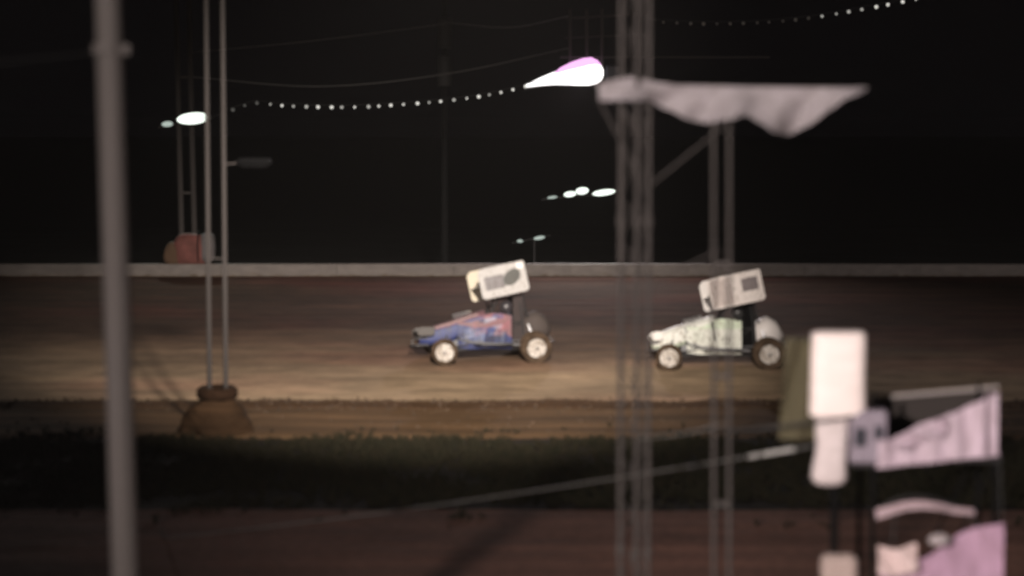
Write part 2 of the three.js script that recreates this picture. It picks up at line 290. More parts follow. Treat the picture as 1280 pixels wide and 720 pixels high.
function sprintCar(label, kind, pos, yaw, WB = 2.2, wr = -0.7, nl = 1, wy = 1.84) {
  const p = paints(kind), car = thing('sprint_car', label, 'race car', pos, 0, undefined);
  car.rotation.order = 'YXZ'; car.rotation.set(-Math.atan(BANK / (D_WALL - D_TRACK)), Math.PI + yaw, 0);
  const fx = WB / 2, rx = -WB / 2;
  const R = (name, geos, m, parent = car) => { const o = obj(name, geos, m, parent); o.geometry.applyMatrix4(ROLL); return o; };
  // running gear: stays square to the ground
  wheel(car, fx, -0.66, 0.3, 0.26, 0.215, -0.12); wheel(car, fx, 0.7, 0.3, 0.26, 0.215, -0.12);
  wheel(car, rx, -0.62, 0.37, 0.38, 0.225); wheel(car, rx, 0.78, 0.46, 0.46, 0.2);
  obj('front_axle', [stick(V(fx, 0.31, -0.56), V(fx, 0.31, 0.6), 0.032), stick(V(fx, 0.22, -0.55), V(fx, 0.4, -0.55), 0.03), stick(V(fx, 0.22, 0.59), V(fx, 0.4, 0.59), 0.03)], M.chrome, car);
  obj('rear_axle', [stick(V(rx, 0.43, -0.5), V(rx, 0.46, 0.66), 0.045), new THREE.SphereGeometry(0.15, 18, 12).scale(1.1, 1, 0.8).translate(rx, 0.44, 0)], M.steelTube, car);
  for (const s of [-1, 1]) {
    for (const [a, b, q] of [[V(fx, 0.36, s * 0.54), V(0.35, 0.42, s * 0.36), 0.016], [V(fx, 0.26, s * 0.54), V(0.35, 0.3, s * 0.36), 0.016], [V(rx, 0.5, s * 0.42), V(-0.15, 0.45, s * 0.36), 0.018]]) obj('radius_rod', stick(a, b, q), M.steelTube, car);
    obj('shock_absorber', stick(V(fx, 0.34, s * 0.48), V(fx - 0.12, 0.62, s * 0.26), 0.026), M.chrome, car);
    obj('shock_absorber', [stick(V(rx, 0.46, s * 0.4), V(rx + 0.12, 0.86, s * 0.3), 0.032), stick(V(rx + 0.036, 0.58, s * 0.37), V(rx + 0.09, 0.76, s * 0.325), 0.05)], M.chrome, car);
  }
  // chassis: frame and cage of round tube
  const cage = [];
  for (const s of [-1, 1]) {
    const z = s * 0.34;
    cage.push(tube([V(fx + 0.22, 0.36, s * 0.2), V(0.7, 0.24, z), V(0, 0.22, z), V(-0.8, 0.26, z), V(rx - 0.12, 0.4, s * 0.26)], 0.022),
      tube([V(fx + 0.22, 0.5, s * 0.2), V(0.7, 0.62, s * 0.28), V(0.15, 0.78, z), V(-0.1, 1.1, s * 0.33), V(-0.28, 1.42, s * 0.29)], 0.022),
      stick(V(-0.28, 1.42, s * 0.29), V(-0.78, 1.44, s * 0.28), 0.022), tube([V(-0.78, 1.44, s * 0.28), V(-0.84, 1.0, s * 0.34), V(-0.86, 0.26, z)], 0.022),
      tube([V(-0.78, 1.4, s * 0.28), V(-1.0, 0.98, s * 0.27), V(rx - 0.12, 0.66, s * 0.24), V(rx - 0.14, 0.4, s * 0.25)], 0.02), stick(V(0.15, 0.78, z), V(-0.84, 0.84, s * 0.34), 0.02), stick(V(0.1, 0.24, z), V(0.15, 0.78, z), 0.02), stick(V(0.1, 0.24, z), V(-0.84, 0.84, s * 0.34), 0.016));
  }
  for (const [x, y, w] of [[-0.28, 1.42, 0.29], [-0.78, 1.44, 0.28], [fx + 0.22, 0.36, 0.2], [fx + 0.22, 0.5, 0.2], [rx - 0.12, 0.66, 0.24], [-0.84, 0.84, 0.34]]) cage.push(stick(V(x, y, -w), V(x, y, w), 0.021));
  R('roll_cage', cage, M.darkSteel);
  R('belly_pan', box(1.9, 0.03, 0.66, -0.05, 0.2, 0, 0.012), M.darkSteel);
  R('engine', [box(0.6, 0.34, 0.42, 0.55, 0.42, 0, 0.04), ...[-1, 1].map(s => box(0.5, 0.16, 0.16, 0.55, 0.6, s * 0.2, 0.03))], M.steelTube);
  for (const s of [-1, 1]) R('exhaust_pipe', [...[0, 1, 2, 3].map(i => tube([V(0.74 - i * 0.13, 0.55, s * 0.26), V(0.72 - i * 0.13, 0.5, s * 0.38), V(0.55 - i * 0.13, 0.4, s * 0.43), V(0.1, 0.34, s * 0.45)], 0.024, 12)), stick(V(0.15, 0.34, s * 0.45), V(-0.75, 0.3, s * 0.5), 0.045)], M.steelTube);
  // bodywork
  const hood = R('hood', loft([[fx + 0.56 * nl, 0.06, 0.42, 0.56, 0.8], [fx + 0.5 * nl, 0.15, 0.36, 0.64, 0.7], [fx + 0.25 * nl, 0.24, 0.32, 0.76], [fx - 0.15, 0.29, 0.34, 0.88], [0.55, 0.35, 0.5, 1.0], [0.25, 0.38, 0.56, 1.1], [0.06, 0.39, 0.6, 1.16, 0.55]]), p.hood);
  for (let i = 0; i < 4; i++) for (const s of [-1, 1]) R('injector_stack', new THREE.CylinderGeometry(0.045, 0.034, 0.14, 12).rotateX(s * 0.35).translate(0.72 - i * 0.11, 0.99 + 0.025 * i, s * 0.13), M.chrome, hood);
  for (const s of [-1, 1]) {
    const pan = (u, v) => { const x = 0.72 - u * 1.28, top = 0.86 + 0.2 * sm(0.2, 0.62, u) - 0.06 * sm(0.75, 1, u), bot = 0.22; return V(x, bot + (top - bot) * v, s * (0.41 + 0.05 * Math.sin(v * 2.6) - 0.08 * sm(0.3, 0, u))); };
    R('side_panel', sheetUV(pan, 16, 8, 0.012, s), p.side);
    R('nerf_bar', [tube([V(0.35, 0.3, s * 0.4), V(0.25, 0.3, s * 0.62), V(-0.2, 0.3, s * 0.66), V(-0.5, 0.3, s * 0.62), V(-0.6, 0.3, s * 0.4)], 0.018), stick(V(-0.1, 0.3, s * 0.4), V(-0.1, 0.3, s * 0.65), 0.016)], M.darkSteel);
  }
  R('tail_tank', loft([[-0.86, 0.2, 0.5, 0.84, 0.7], [-0.98, 0.33, 0.44, 1.04, 0.75], [-1.2, 0.39, 0.42, 1.13, 0.8], [-1.42, 0.34, 0.44, 1.02, 0.85], [-1.54, 0.18, 0.52, 0.84, 0.9], [-1.6, 0.05, 0.62, 0.72, 1]]), p.tail);
  R('seat', loft([[-0.36, 0.2, 0.3, 0.42], [-0.55, 0.25, 0.3, 0.62], [-0.72, 0.26, 0.34, 1.12], [-0.82, 0.22, 0.4, 1.16]]), M.black);
  R('steering_wheel', new THREE.TorusGeometry(0.17, 0.015, 8, 24).rotateY(Math.PI / 2 - 0.3).rotateZ(0.35).translate(-0.12, 0.88, 0), M.black);
  R('front_bumper', [tube([V(fx + 0.3 * nl, 0.34, -0.2), V(fx + 0.62 * nl, 0.34, -0.17), V(fx + 0.68 * nl, 0.34, 0), V(fx + 0.62 * nl, 0.34, 0.17), V(fx + 0.3 * nl, 0.34, 0.2)], 0.018), tube([V(fx + 0.3 * nl, 0.5, -0.2), V(fx + 0.6 * nl, 0.5, -0.17), V(fx + 0.66 * nl, 0.5, 0), V(fx + 0.6 * nl, 0.5, 0.17), V(fx + 0.3 * nl, 0.5, 0.2)], 0.018), stick(V(fx + 0.67 * nl, 0.34, 0), V(fx + 0.65 * nl, 0.5, 0), 0.016)], M.steelTube);
  R('rear_bumper', [tube([V(rx - 0.12, 0.4, -0.25), V(rx - 0.5, 0.38, -0.24), V(rx - 0.56, 0.38, 0), V(rx - 0.5, 0.38, 0.24), V(rx - 0.12, 0.4, 0.25)], 0.02), stick(V(rx - 0.55, 0.38, 0), V(rx - 0.4, 0.6, 0), 0.016)], M.steelTube);
  // nose wing
  const nw = R('nose_wing', foil(fx + 0.2 * nl, fx + 0.6 * nl, 0.66, -0.36, 0.36, 0.1, 0.03).applyMatrix4(new THREE.Matrix4()), p.noseWing);
  for (const s of [-1, 1]) R('end_plate', sideboard(fx + 0.18 * nl, fx + 0.6 * nl, 0.56, 0.76, s * 0.37, 0.012), p.noseWing, nw);
  for (const s of [-1, 1]) R('nose_wing_post', stick(V(fx + 0.3 * nl, 0.5, s * 0.15), V(fx + 0.36 * nl, 0.7, s * 0.15), 0.014), M.steelTube);
  // top wing, pitched nose down
  const tilt = new THREE.Matrix4().makeTranslation(-0.34, wy, 0).multiply(new THREE.Matrix4().makeRotationZ(-0.2));
  const W = (name, geos, m, parent = car) => { const o = obj(name, geos, m, parent); o.geometry.applyMatrix4(tilt).applyMatrix4(ROLL); return o; };
  const tw = W('top_wing', [foil(wr + 0.02, 0.56, -0.06, -0.7, 0.7, 0.22, 0.05), box(0.02, 0.06, 1.4, wr + 0.04, 0.19, 0, 0.006)], p.foil);
  W('sideboard', sideboard(wr, 0.58, -0.36, 0.36, -0.715), p.wing, tw);
  W('sideboard', sideboard(wr, 0.58, -0.36, 0.36, 0.715), p.farBoard, tw);
  for (const s of [-1, 1]) for (const [a, b, q] of [[V(-0.14, 1.0, s * 0.33), V(-0.1, 1.76, s * 0.33), 0.017], [V(-0.98, 0.96, s * 0.27), V(-0.8, 1.98, s * 0.3), 0.02], [V(-0.28, 1.42, s * 0.29), V(-0.55, 1.86, s * 0.3), 0.014]]) R('wing_strut', stick(a, b, q), M.darkSteel);
  for (const s of [-1, 1]) R('sail_panel', sheet((u, v) => V(-0.6 - u * 0.34 * (1 - v * 0.35) - 0.04 * v, 0.24 + v * 1.26, s * (0.37 - 0.07 * v)), 6, 6, 0.01), kind === 'blue' ? mat(0.035, 0.025, 0.024, 0.8) : M.black);
  return car;
}
function sheetUV(f, nu, nv, th, s) { const g = sheet(f, nu, nv, th); const p = g.attributes.position, uv = g.attributes.uv; for (let i = 0; i < p.count; i++) uv.setXY(i, (0.72 - p.getX(i)) / 1.28, (p.getY(i) - 0.22) / 0.85); return g; }

// drivers: one continuous seated figure each, from tapered capsules joined with a smooth minimum
function figure(bones, cell, k = 0.03) {
  const lo = V(9, 9, 9), hi = V(-9, -9, -9); for (const [a, b, r0, r1] of bones) for (const p of [a, b]) { const r = Math.max(r0, r1) + cell * 3; lo.min(p.clone().subScalar(r)); hi.max(p.clone().addScalar(r)); }
  const ext = hi.clone().sub(lo), S = Math.max(ext.x, ext.y, ext.z), n = Math.ceil(S / cell) + 3, mc = new MarchingCubes(n, new THREE.MeshBasicMaterial(), false, false, 200000);
  const c0 = lo.clone().add(hi).multiplyScalar(0.5), half = S / 2 * n / (n - 3), pt = V(0, 0, 0), ab = V(0, 0, 0), ap = V(0, 0, 0);
  for (let z = 0; z < n; z++) for (let y = 0; y < n; y++) for (let x = 0; x < n; x++) {
    pt.set(x, y, z).subScalar(n / 2).multiplyScalar(2 * half / n).add(c0); let d = 9;
    for (const [a, b, r0, r1] of bones) { ab.subVectors(b, a); ap.subVectors(pt, a); const t = Math.min(1, Math.max(0, ap.dot(ab) / Math.max(1e-9, ab.lengthSq()))); const q = ap.addScaledVector(ab, -t).length() - (r0 + (r1 - r0) * t); const h = Math.max(k - Math.abs(d - q), 0) / k; d = Math.min(d, q) - h * h * k / 4; }
    mc.field[x + y * n + z * n * n] = -d;
  }
  mc.isolation = 0; mc.update();
  const g = new THREE.BufferGeometry(), cnt = mc.count; g.setAttribute('position', new THREE.Float32BufferAttribute(mc.positionArray.slice(0, cnt * 3), 3)); g.setAttribute('normal', new THREE.Float32BufferAttribute(mc.normalArray.slice(0, cnt * 3), 3));
  g.scale(half, half, half).translate(c0.x, c0.y, c0.z); g.computeVertexNormals(); return g;
}
let driverGeo;
function driver(car, label, suit, helmetMat) {
  if (!driverGeo) {
    const hip = V(-0.5, 0.46, 0), chest = V(-0.6, 0.86, 0), neck = V(-0.58, 1.04, 0), head = V(-0.55, 1.2, 0), body = [[hip, chest, 0.15, 0.16], [chest, neck, 0.12, 0.06], [neck, head, 0.06, 0.1]], hands = [];
    for (const s of [-1, 1]) {
      const sh = V(-0.59, 0.95, s * 0.19), el = V(-0.38, 0.72, s * 0.25), wr = V(-0.19, 0.85, s * 0.17);
      body.push([chest, sh, 0.11, 0.075], [sh, el, 0.065, 0.05], [el, wr, 0.05, 0.034], [hip, V(-0.46, 0.45, s * 0.1), 0.13, 0.1], [V(-0.46, 0.45, s * 0.1), V(-0.06, 0.6, s * 0.15), 0.095, 0.065], [V(-0.06, 0.6, s * 0.15), V(0.2, 0.34, s * 0.13), 0.062, 0.045], [V(0.2, 0.34, s * 0.13), V(0.34, 0.4, s * 0.13), 0.042, 0.034]);
      hands.push([wr, V(-0.14, 0.88, s * 0.165), 0.032, 0.03]);
      for (let f = 0; f < 4; f++) { const y = 0.905 - f * 0.022, L = [0.034, 0.04, 0.037, 0.028][f]; hands.push([V(-0.14, y, s * 0.175), V(-0.14 + L, y + 0.004, s * 0.186), 0.011, 0.01], [V(-0.14 + L, y + 0.004, s * 0.186), V(-0.112 + L * 0.3, y, s * 0.15), 0.01, 0.008]); }
      hands.push([V(-0.16, 0.885, s * 0.15), V(-0.13, 0.905, s * 0.135), 0.012, 0.011], [V(-0.13, 0.905, s * 0.135), V(-0.105, 0.9, s * 0.15), 0.011, 0.009]);
    }
    driverGeo = { body: mergeGeometries([figure(body, 0.02, 0.05), figure(hands.slice(0, hands.length / 2), 0.005, 0.008), figure(hands.slice(hands.length / 2), 0.005, 0.008)]) };
    driverGeo.helmet = new THREE.SphereGeometry(0.145, 28, 20).scale(1.12, 1.12, 0.94); driverGeo.visor = new THREE.SphereGeometry(0.15, 20, 10, Math.PI - 0.9, 1.8, 1.25, 0.5).rotateY(0).scale(-1.12, 1.12, 0.94);
  }
  const d = thing('person', label, 'person', car.position.toArray()); d.rotation.copy(car.rotation);
  const geo = g => { const q = g.clone(); return q; };
  obj('body', geo(driverGeo.body).applyMatrix4(ROLL), suit, d);
  const h = obj('helmet', geo(driverGeo.helmet).translate(-0.54, 1.22, 0).applyMatrix4(ROLL), helmetMat, d);
  obj('visor', geo(driverGeo.visor).translate(-0.535, 1.22, 0).applyMatrix4(ROLL), mat(0.01, 0.01, 0.012, 0.15), h);
}
const onTrack = (px, d) => { const x = (px - 640) / F * d; return [x, groundY(x, d) + 0.01, -d]; };
const car1 = sprintCar('blue winged sprint car with pinkish red cowl and dark tail, white wheel covers', 'blue', onTrack(606, 61.8), 0.2, 2.2, -0.56);
const car2 = sprintCar('white winged sprint car with white tail, grey square on its wing', 'white', onTrack(895, 61.0), 0.05, 2.34, -0.7, 0.62, 1.72);
driver(car1, 'driver in dark suit and helmet seated in the blue sprint car', mat(0.03, 0.03, 0.04, 0.8), mat(0.05, 0.045, 0.05, 0.3));
driver(car2, 'driver in dark suit and helmet seated in the white sprint car', mat(0.02, 0.02, 0.02, 0.8), mat(0.04, 0.04, 0.04, 0.3));

// ---------------------------------------------------------------- lamps
// a floodlight head facing `dir`, glow on its front; scaled w x h
function floodHead(parent, name, p, w, h, dir, glow) {
  const g = new THREE.Group(); g.name = name; g.position.copy(p); g.lookAt(p.clone().add(dir)); parent.add(g);
  obj('housing', [new THREE.LatheGeometry([[0, -0.3], [0.16, -0.3], [0.22, -0.24], [0.42, -0.1], [0.5, 0], [0.52, 0.03], [0.48, 0.03]].map(p => new THREE.Vector2(...p)), 28).rotateX(Math.PI / 2).scale(w, h, 0.8), box(0.05, 0.05, 0.1, 0, 0, -0.28, 0.01)], M.darkSteel, g);
  obj('lens', new THREE.SphereGeometry(0.47, 28, 8, 0, Math.PI * 2, 0, 1.2).rotateX(Math.PI / 2).scale(w, h, 0.16).translate(0, 0, -0.02), glow, g);
  return g;
}
function lampLight(p, target, cd, angle, color = 0xfff6ee, size = 8) {
  const l = new THREE.SpotLight(color, cd, 0, angle, 1, 2); l.position.copy(p); l.target.position.copy(target); l.castShadow = true; l.shadow.radius = size; scene.add(l, l.target);
  return l;
}
const TO_TRACK = V(0, -0.28, 1);

// far pole behind the wall, left: tall twin tube with one lit floodlight
{
  const d = 81, b = at(236, 330, d); b.y = groundY(b.x, d);
  const t = thing('light_pole', 'tall twin-tube light pole behind the wall with one lit floodlight', 'light pole', [b.x, b.y, b.z]);
  const top = at(229, -60, d).y - b.y;
  for (const s of [-0.2, 0.2]) obj('pole_tube', stick(V(s, 0, 0), V(s - 0.17, top, 0), 0.095, 0.08, 12), M.galv, t);
  for (let y = 2.4; y < top; y += 3.6) obj('cross_plate', box(0.4, 0.08, 0.06, -0.17 * y / top, y, 0, 0.01), M.galv, t);
  const h = at(243, 148, d).sub(b); h.z += 0.35;
  obj('lamp_arm', [stick(V(-0.9, h.y - 0.28, 0.2), V(0.7, h.y + 0.0, 0.2), 0.035)], M.galv, t);
  floodHead(t, 'floodlight', h, 1.15, 0.42, TO_TRACK, M.lampGlowGreen).rotateZ(0.1);
  const h2 = at(211, 155, d).sub(b); h2.z += 0.35; floodHead(t, 'floodlight', h2, 0.4, 0.2, TO_TRACK, M.lampDim).rotateZ(0.1);
  lampLight(h.clone().add(b).add(V(0, -0.1, 0.4)), V(b.x + 2, 0, -58), 60, 0.9, 0xf2fff4);
  // faded cushion slung over the wall below it
  const c = at(236, 333, D_WALL + 0.4);
  const k = thing('barrier_cushion', 'faded red orange rounded cushion slung over the wall below far light pole', 'cushion', [c.x, c.y, c.z]);
  const lump = (w, h, dd, n) => { const g = new THREE.SphereGeometry(1, 36, 24), p = g.attributes.position; for (let i = 0; i < p.count; i++) { const v = V(p.getX(i), p.getY(i), p.getZ(i)), q = e => Math.sign(e) * Math.abs(e) ** 0.72, z = 1 + 0.1 * fbm(v.x * 1.7 + n, v.y * 1.7, v.z * 1.7, 3); p.setXYZ(i, q(v.x) * w * z, q(v.y) * h * z, q(v.z) * dd * z); } g.computeVertexNormals(); return g; };
  obj('cushion_body', lump(0.52, 0.5, 0.32, 2).translate(0.06, 0.46, 0), new THREE.MeshStandardMaterial({ map: grimeMap(102, 60, 54, 0.4), roughness: 0.85 }), k);
  obj('canvas_end', lump(0.3, 0.36, 0.26, 5).rotateZ(-0.3).translate(-0.42, 0.36, 0), mat(0.085, 0.048, 0.026, 0.9), k);
  obj('grey_end', lump(0.24, 0.44, 0.31, 9).translate(0.55, 0.54, 0), mat(0.12, 0.108, 0.11, 0.8), k);
  obj('binding_strap', new THREE.TorusGeometry(0.5, 0.02, 8, 36).rotateY(Math.PI / 2).scale(1, 1.04, 0.68).translate(0.3, 0.5, 0), M.black, k);
}
// infield pole in front of the track, left, in a stack of old tyres
{
  const d = 50.6, b = at(272, 540, d); b.y = groundY(b.x, d);
  const t = thing('light_pole', 'twin-tube grey pole standing in a dirt mound at the track edge', 'pole', [b.x, b.y, b.z]);
  const top = at(272, -40, d).y - b.y;
  for (const s of [-0.15, 0.17]) obj('pole_tube', stick(V(s, 0, 0), V(s - 0.02, top, 0), 0.048, 0.045, 12), M.galv, t);
  for (let y = 3.4; y < top; y += 5.5) obj('cross_plate', box(0.26, 0.03, 0.03, 0, y, 0, 0.008), M.galv, t);
  const a = at(318, 202, d).sub(b);
  obj('lamp_arm', [stick(V(0.15, a.y - 0.05, 0), V(a.x + 0.1, a.y, 0.02), 0.02)], M.galv, t);
  obj('unlit_lamp', [box(0.66, 0.15, 0.24, a.x, a.y, 0.03, 0.06, 3), box(0.5, 0.05, 0.18, a.x, a.y - 0.09, 0.03, 0.02)], M.black, t);
  const mg = new THREE.SphereGeometry(1, 40, 20, 0, Math.PI * 2, 0, 1.65), mp = mg.attributes.position;
  for (let i = 0; i < mp.count; i++) { const v = V(mp.getX(i), mp.getY(i), mp.getZ(i)), k = 1 + 0.3 * fbm(v.x * 1.6 + 3, v.y * 1.6, v.z * 1.6, 4); mp.setXYZ(i, v.x * 0.72 * k, v.y * 0.72 * k, v.z * 0.7 * k); }
  mg.computeVertexNormals();
  const mound = obj('dirt_mound', mg.translate(0, -0.02, 0), earth(66, 50, 36, 0.4, 6)); mound.position.copy(b); tag(mound, 'rounded mound of brown dirt heaped round the foot of the twin-tube pole', 'mound');
  const tyre = toCreasedNormals(new THREE.LatheGeometry([[0.2, -0.08], [0.24, -0.12], [0.33, -0.13], [0.39, -0.09], [0.41, -0.05], [0.4, 0], [0.41, 0.05], [0.39, 0.09], [0.33, 0.13], [0.24, 0.12], [0.2, 0.08]].map(p => new THREE.Vector2(...p)), 32), 0.7);
  const o = obj('old_tyre', tyre, new THREE.MeshPhysicalMaterial({ map: grimeMap(50, 36, 26, 0.4), roughness: 1, specularIntensity: 0.2 })); o.position.set(b.x, b.y + 0.76, b.z); o.rotation.x = 0.06;
  tag(o, 'dark old tyre lying on the dirt mound round the pole', 'tyre');
}
// tower behind the wall, centre right: railed lamp platform, big floodlight bank, lower lamps
const TWR = 82;
{
  const d = TWR, b = at(776, 330, d); b.y = groundY(b.x, d);
  const t = thing('light_tower', 'far light tower behind the wall carrying the big glaring floodlight bank', 'light tower', [b.x, b.y, b.z]);
  const top = at(776, -40, d).y - b.y, L = (px, py, dz = 0) => at(px, py, d).sub(b).add(V(0, 0, dz));
  obj('tower_pole', stick(V(0, 0, 0), V(0.1, top, 0), 0.13, 0.09, 14), M.galv, t);
  obj('guard_rail', [stick(L(706, 24, 0.5), L(806, 18, 0.5), 0.035), stick(L(700, 72, 0.5), L(960, 72, 0.5), 0.03), stick(L(706, 48, 0.5), L(806, 44, 0.5), 0.02)], M.galv, t);
  for (const x of [712, 733, 752, 788, 800]) obj('rail_post', stick(L(x, 12, 0.5), L(x, 92, 0.5), 0.05), M.galv, t);
  obj('platform', box(2.5, 0.06, 1.0, ...L(752, 94, 0).toArray(), 0.02), M.darkSteel, t);
  obj('lamp_bar', stick(L(655, 112, 0.6), L(768, 92, 0.6), 0.04), M.darkSteel, t);
  const taper = (list, dep) => skin(list.map(([px, py, h], i) => { const c = L(px, py, 0.7), a = -0.18; return Array.from({ length: 20 }, (_, k) => { const q = k / 20 * 6.2832; return V(c.x, c.y + Math.sin(q) * h / 2 * 0.98, c.z + (Math.cos(q) * 0.5 + 0.1) * dep * (0.4 + h)); }); }));
  const bank = new THREE.Group(); bank.name = 'floodlight_bank'; t.add(bank);
  obj('lens', taper([[655, 108.5, 0.06], [662, 106.5, 0.13], [674, 103, 0.24], [690, 99, 0.38], [706, 96, 0.54], [722, 93.5, 0.7], [736, 91.5, 0.8], [745, 91, 0.72], [750, 91.5, 0.5], [753, 92, 0.2]], 0.2), M.lampGlow, bank);
  obj('reflector_hood', taper([[692, 93, 0.05], [700, 89, 0.2], [714, 84, 0.3], [728, 80.5, 0.36], [738, 79, 0.34], [746, 80, 0.2], [750, 82, 0.06]], 0.3), M.lampMagenta, bank);
  obj('housing', taper([[655, 108.5, 0.1], [674, 102, 0.3], [706, 94, 0.62], [736, 89, 0.9], [752, 91, 0.6], [757, 92, 0.2]], 0.3).translate(0, 0.02, -0.34), M.darkSteel, bank);
  obj('ballast_box', box(0.42, 0.5, 0.4, ...L(765, 92, 0.5).toArray(), 0.05), mat(0.008, 0.008, 0.02, 0.4), t);
  obj('lower_lamp_bar', stick(L(676, 249, 0.5), L(778, 240, 0.2), 0.03), M.darkSteel, t);
  for (const [px, py, w, h, m] of [[690, 246, 0.36, 0.1, M.lampDim], [712, 242, 0.44, 0.2, M.lampGlowGreen], [727, 238, 0.46, 0.26, M.lampGlowGreen], [754, 240, 0.82, 0.22, M.lampGlowGreen]]) floodHead(t, 'floodlight', L(px, py, 0.6), w, h, TO_TRACK, m).rotateZ(0.14);
  const p = at(722, 95, d); p.z += 1.2;
  lampLight(p, V(p.x - 1, 0.3, -60), 420, 1.0, 0xfff0f4);
  const q = at(735, 240, d); q.z += 1; lampLight(q, V(q.x, 0.6, -66), 60, 1.1, 0xf2fff0);
}
// small post with two dim lamps
{
  const d = 84, b = at(668, 330, d); b.y = groundY(b.x, d);
  const t = thing('lamp_post', 'short dark lamp post with two small dim lamps just behind the wall', 'lamp post', [b.x, b.y, b.z]);
  const L = (px, py, dz = 0) => at(px, py, d).sub(b).add(V(0, 0, dz));
  obj('post', stick(V(0, 0, 0), L(668, 296), 0.05, 0.04), M.darkSteel, t); obj('lamp_bar', stick(L(640, 304), L(688, 294), 0.025), M.darkSteel, t);
  floodHead(t, 'lamp_head', L(650, 301, 0.14), 0.22, 0.12, TO_TRACK, M.lampDim); floodHead(t, 'lamp_head', L(674, 297, 0.14), 0.42, 0.14, TO_TRACK, M.lampDim).rotateZ(0.18);
}
// utility pole with pale cans
{
  const d = 92, b = at(556, 330, d); b.y = groundY(b.x, d);
  const t = thing('utility_pole', 'dark far utility pole with two stacked grey transformer cans near top', 'utility pole', [b.x, b.y, b.z]);
  const L = (px, py, dz = 0) => at(px, py, d).sub(b).add(V(0, 0, dz));
  obj('pole', stick(V(0, 0, 0), V(0, L(556, -30).y, 0), 0.14, 0.1), mat(0.005, 0.005, 0.005, 0.9), t);
  for (const y of [43, 90]) obj('transformer_can', [new THREE.CylinderGeometry(0.27, 0.27, 1.0, 18).translate(...L(556, y, 0.42).toArray()), new THREE.SphereGeometry(0.27, 18, 6, 0, 7, 0, 1.57).scale(1, 0.35, 1).translate(...L(556, y, 0.42).add(V(0, 0.5, 0)).toArray()), box(0.1, 0.5, 0.3, ...L(556, y, 0.16).toArray())], mat(0.1, 0.1, 0.1, 0.6), t);
}
// strings of small bulbs
function bulbString(label, pts, d, spacing, glow) {
  const W = pts.map(([x, y]) => at(x, y, d)), curve = new THREE.CatmullRomCurve3(W), n = Math.round(curve.getLength() / spacing);
  const t = thing('string_lights', label, 'string lights', W[0].toArray());
  const o = W[0]; obj('cable', tube(W.map(p => p.clone().sub(o)), 0.012, 90, 5), M.cable, t);
  const cap = new THREE.CylinderGeometry(0.018, 0.022, 0.05, 8), gl = new THREE.SphereGeometry(0.05, 12, 8);
  for (let i = 1; i < n; i++) { const u = i / n + rr(-0.004, 0.004), p = curve.getPointAt(u).sub(o), b = obj('bulb', gl, glow(u), t); b.position.copy(p).add(V(0, -0.07, 0)); const s = rr(0.6, 1.1); b.scale.setScalar(s); const c = obj('socket', cap, M.cable, b); c.position.y = 0.06; }
}
bulbString('sagging string of small white bulbs hung from the far pole to the big floodlights', [[264, 147], [300, 131], [322, 126], [350, 129], [400, 131], [450, 131], [500, 128], [560, 123], [610, 116], [650, 107], [672, 101]], 81.2, 0.39, u => u < 0.16 ? M.bulbDim : rnd() < 0.3 ? M.bulbMid : M.bulb);
bulbString('string of small bulbs rising from the far tower platform into the dark', [[812, 24], [880, 27], [960, 25], [1010, 20], [1060, 12], [1110, 3], [1160, -7]], 81.6, 0.42, u => u < 0.58 ? M.bulbOff : u < 0.8 || rnd() < 0.3 ? M.bulbMid : M.bulb);

for (const [pts, label] of [[[[236, 66], [400, 50], [556, 30]], 'dim wire slung from the far light pole to the utility pole'], [[[556, 28], [640, 34], [712, 20]], 'dim wire slung from the utility pole to the light tower'], [[[712, 60], [560, 92], [400, 108], [236, 96]], 'dim wire slung low from light tower to far light pole']])
  tag(obj('overhead_wire', tube(pts.map(([x, y]) => at(x, y, 83)), 0.02, 40, 5), M.wire), label, 'wire', 'overhead wires behind the wall');

// ---------------------------------------------------------------- near side: fence pole, mast, awning, flag stand
const S = 25;
{
  const d = 22, foot = at(158, 760, d), b = V(foot.x, 0, foot.z); b.y = groundY(b.x, d);
  const topP = at(131, -120, d), dir = topP.clone().sub(foot).normalize(), base = foot.clone().addScaledVector(dir, (b.y - foot.y) / dir.y);
  const t = thing('fence_pole', 'thick pale grey steel pole leaning slightly, with a clamp near its top', 'pole', base.toArray());
  const up = topP.clone().sub(base);
  obj('post', stick(V(0, -0.1, 0), up, 0.122, 0.112, 20), M.galv, t);
  const ct = at(141, 62, d).sub(base);
  obj('clamp', [new THREE.CylinderGeometry(0.136, 0.136, 0.1, 20).translate(ct.x - 0.04, ct.y, ct.z), box(0.08, 0.09, 0.08, ct.x + 0.11, ct.y, ct.z + 0.01, 0.01)], M.galv, t);
  obj('clamp_bolt', new THREE.CylinderGeometry(0.015, 0.015, 0.14, 6).rotateX(Math.PI / 2).translate(ct.x + 0.11, ct.y, ct.z + 0.01), M.galv, t);
  obj('base_plate', box(0.45, 0.03, 0.45, 0, 0.016, 0, 0.006), M.galv, t);
  const w = at(146, 62, d), pts = [at(-60, 84, 20.6), at(60, 72, 21.3), w];
  tag(obj('steel_cable', tube(pts, 0.003, 30, 6), M.cable), 'thin dark cable running to the clamp of the leaning pole', 'cable');
}
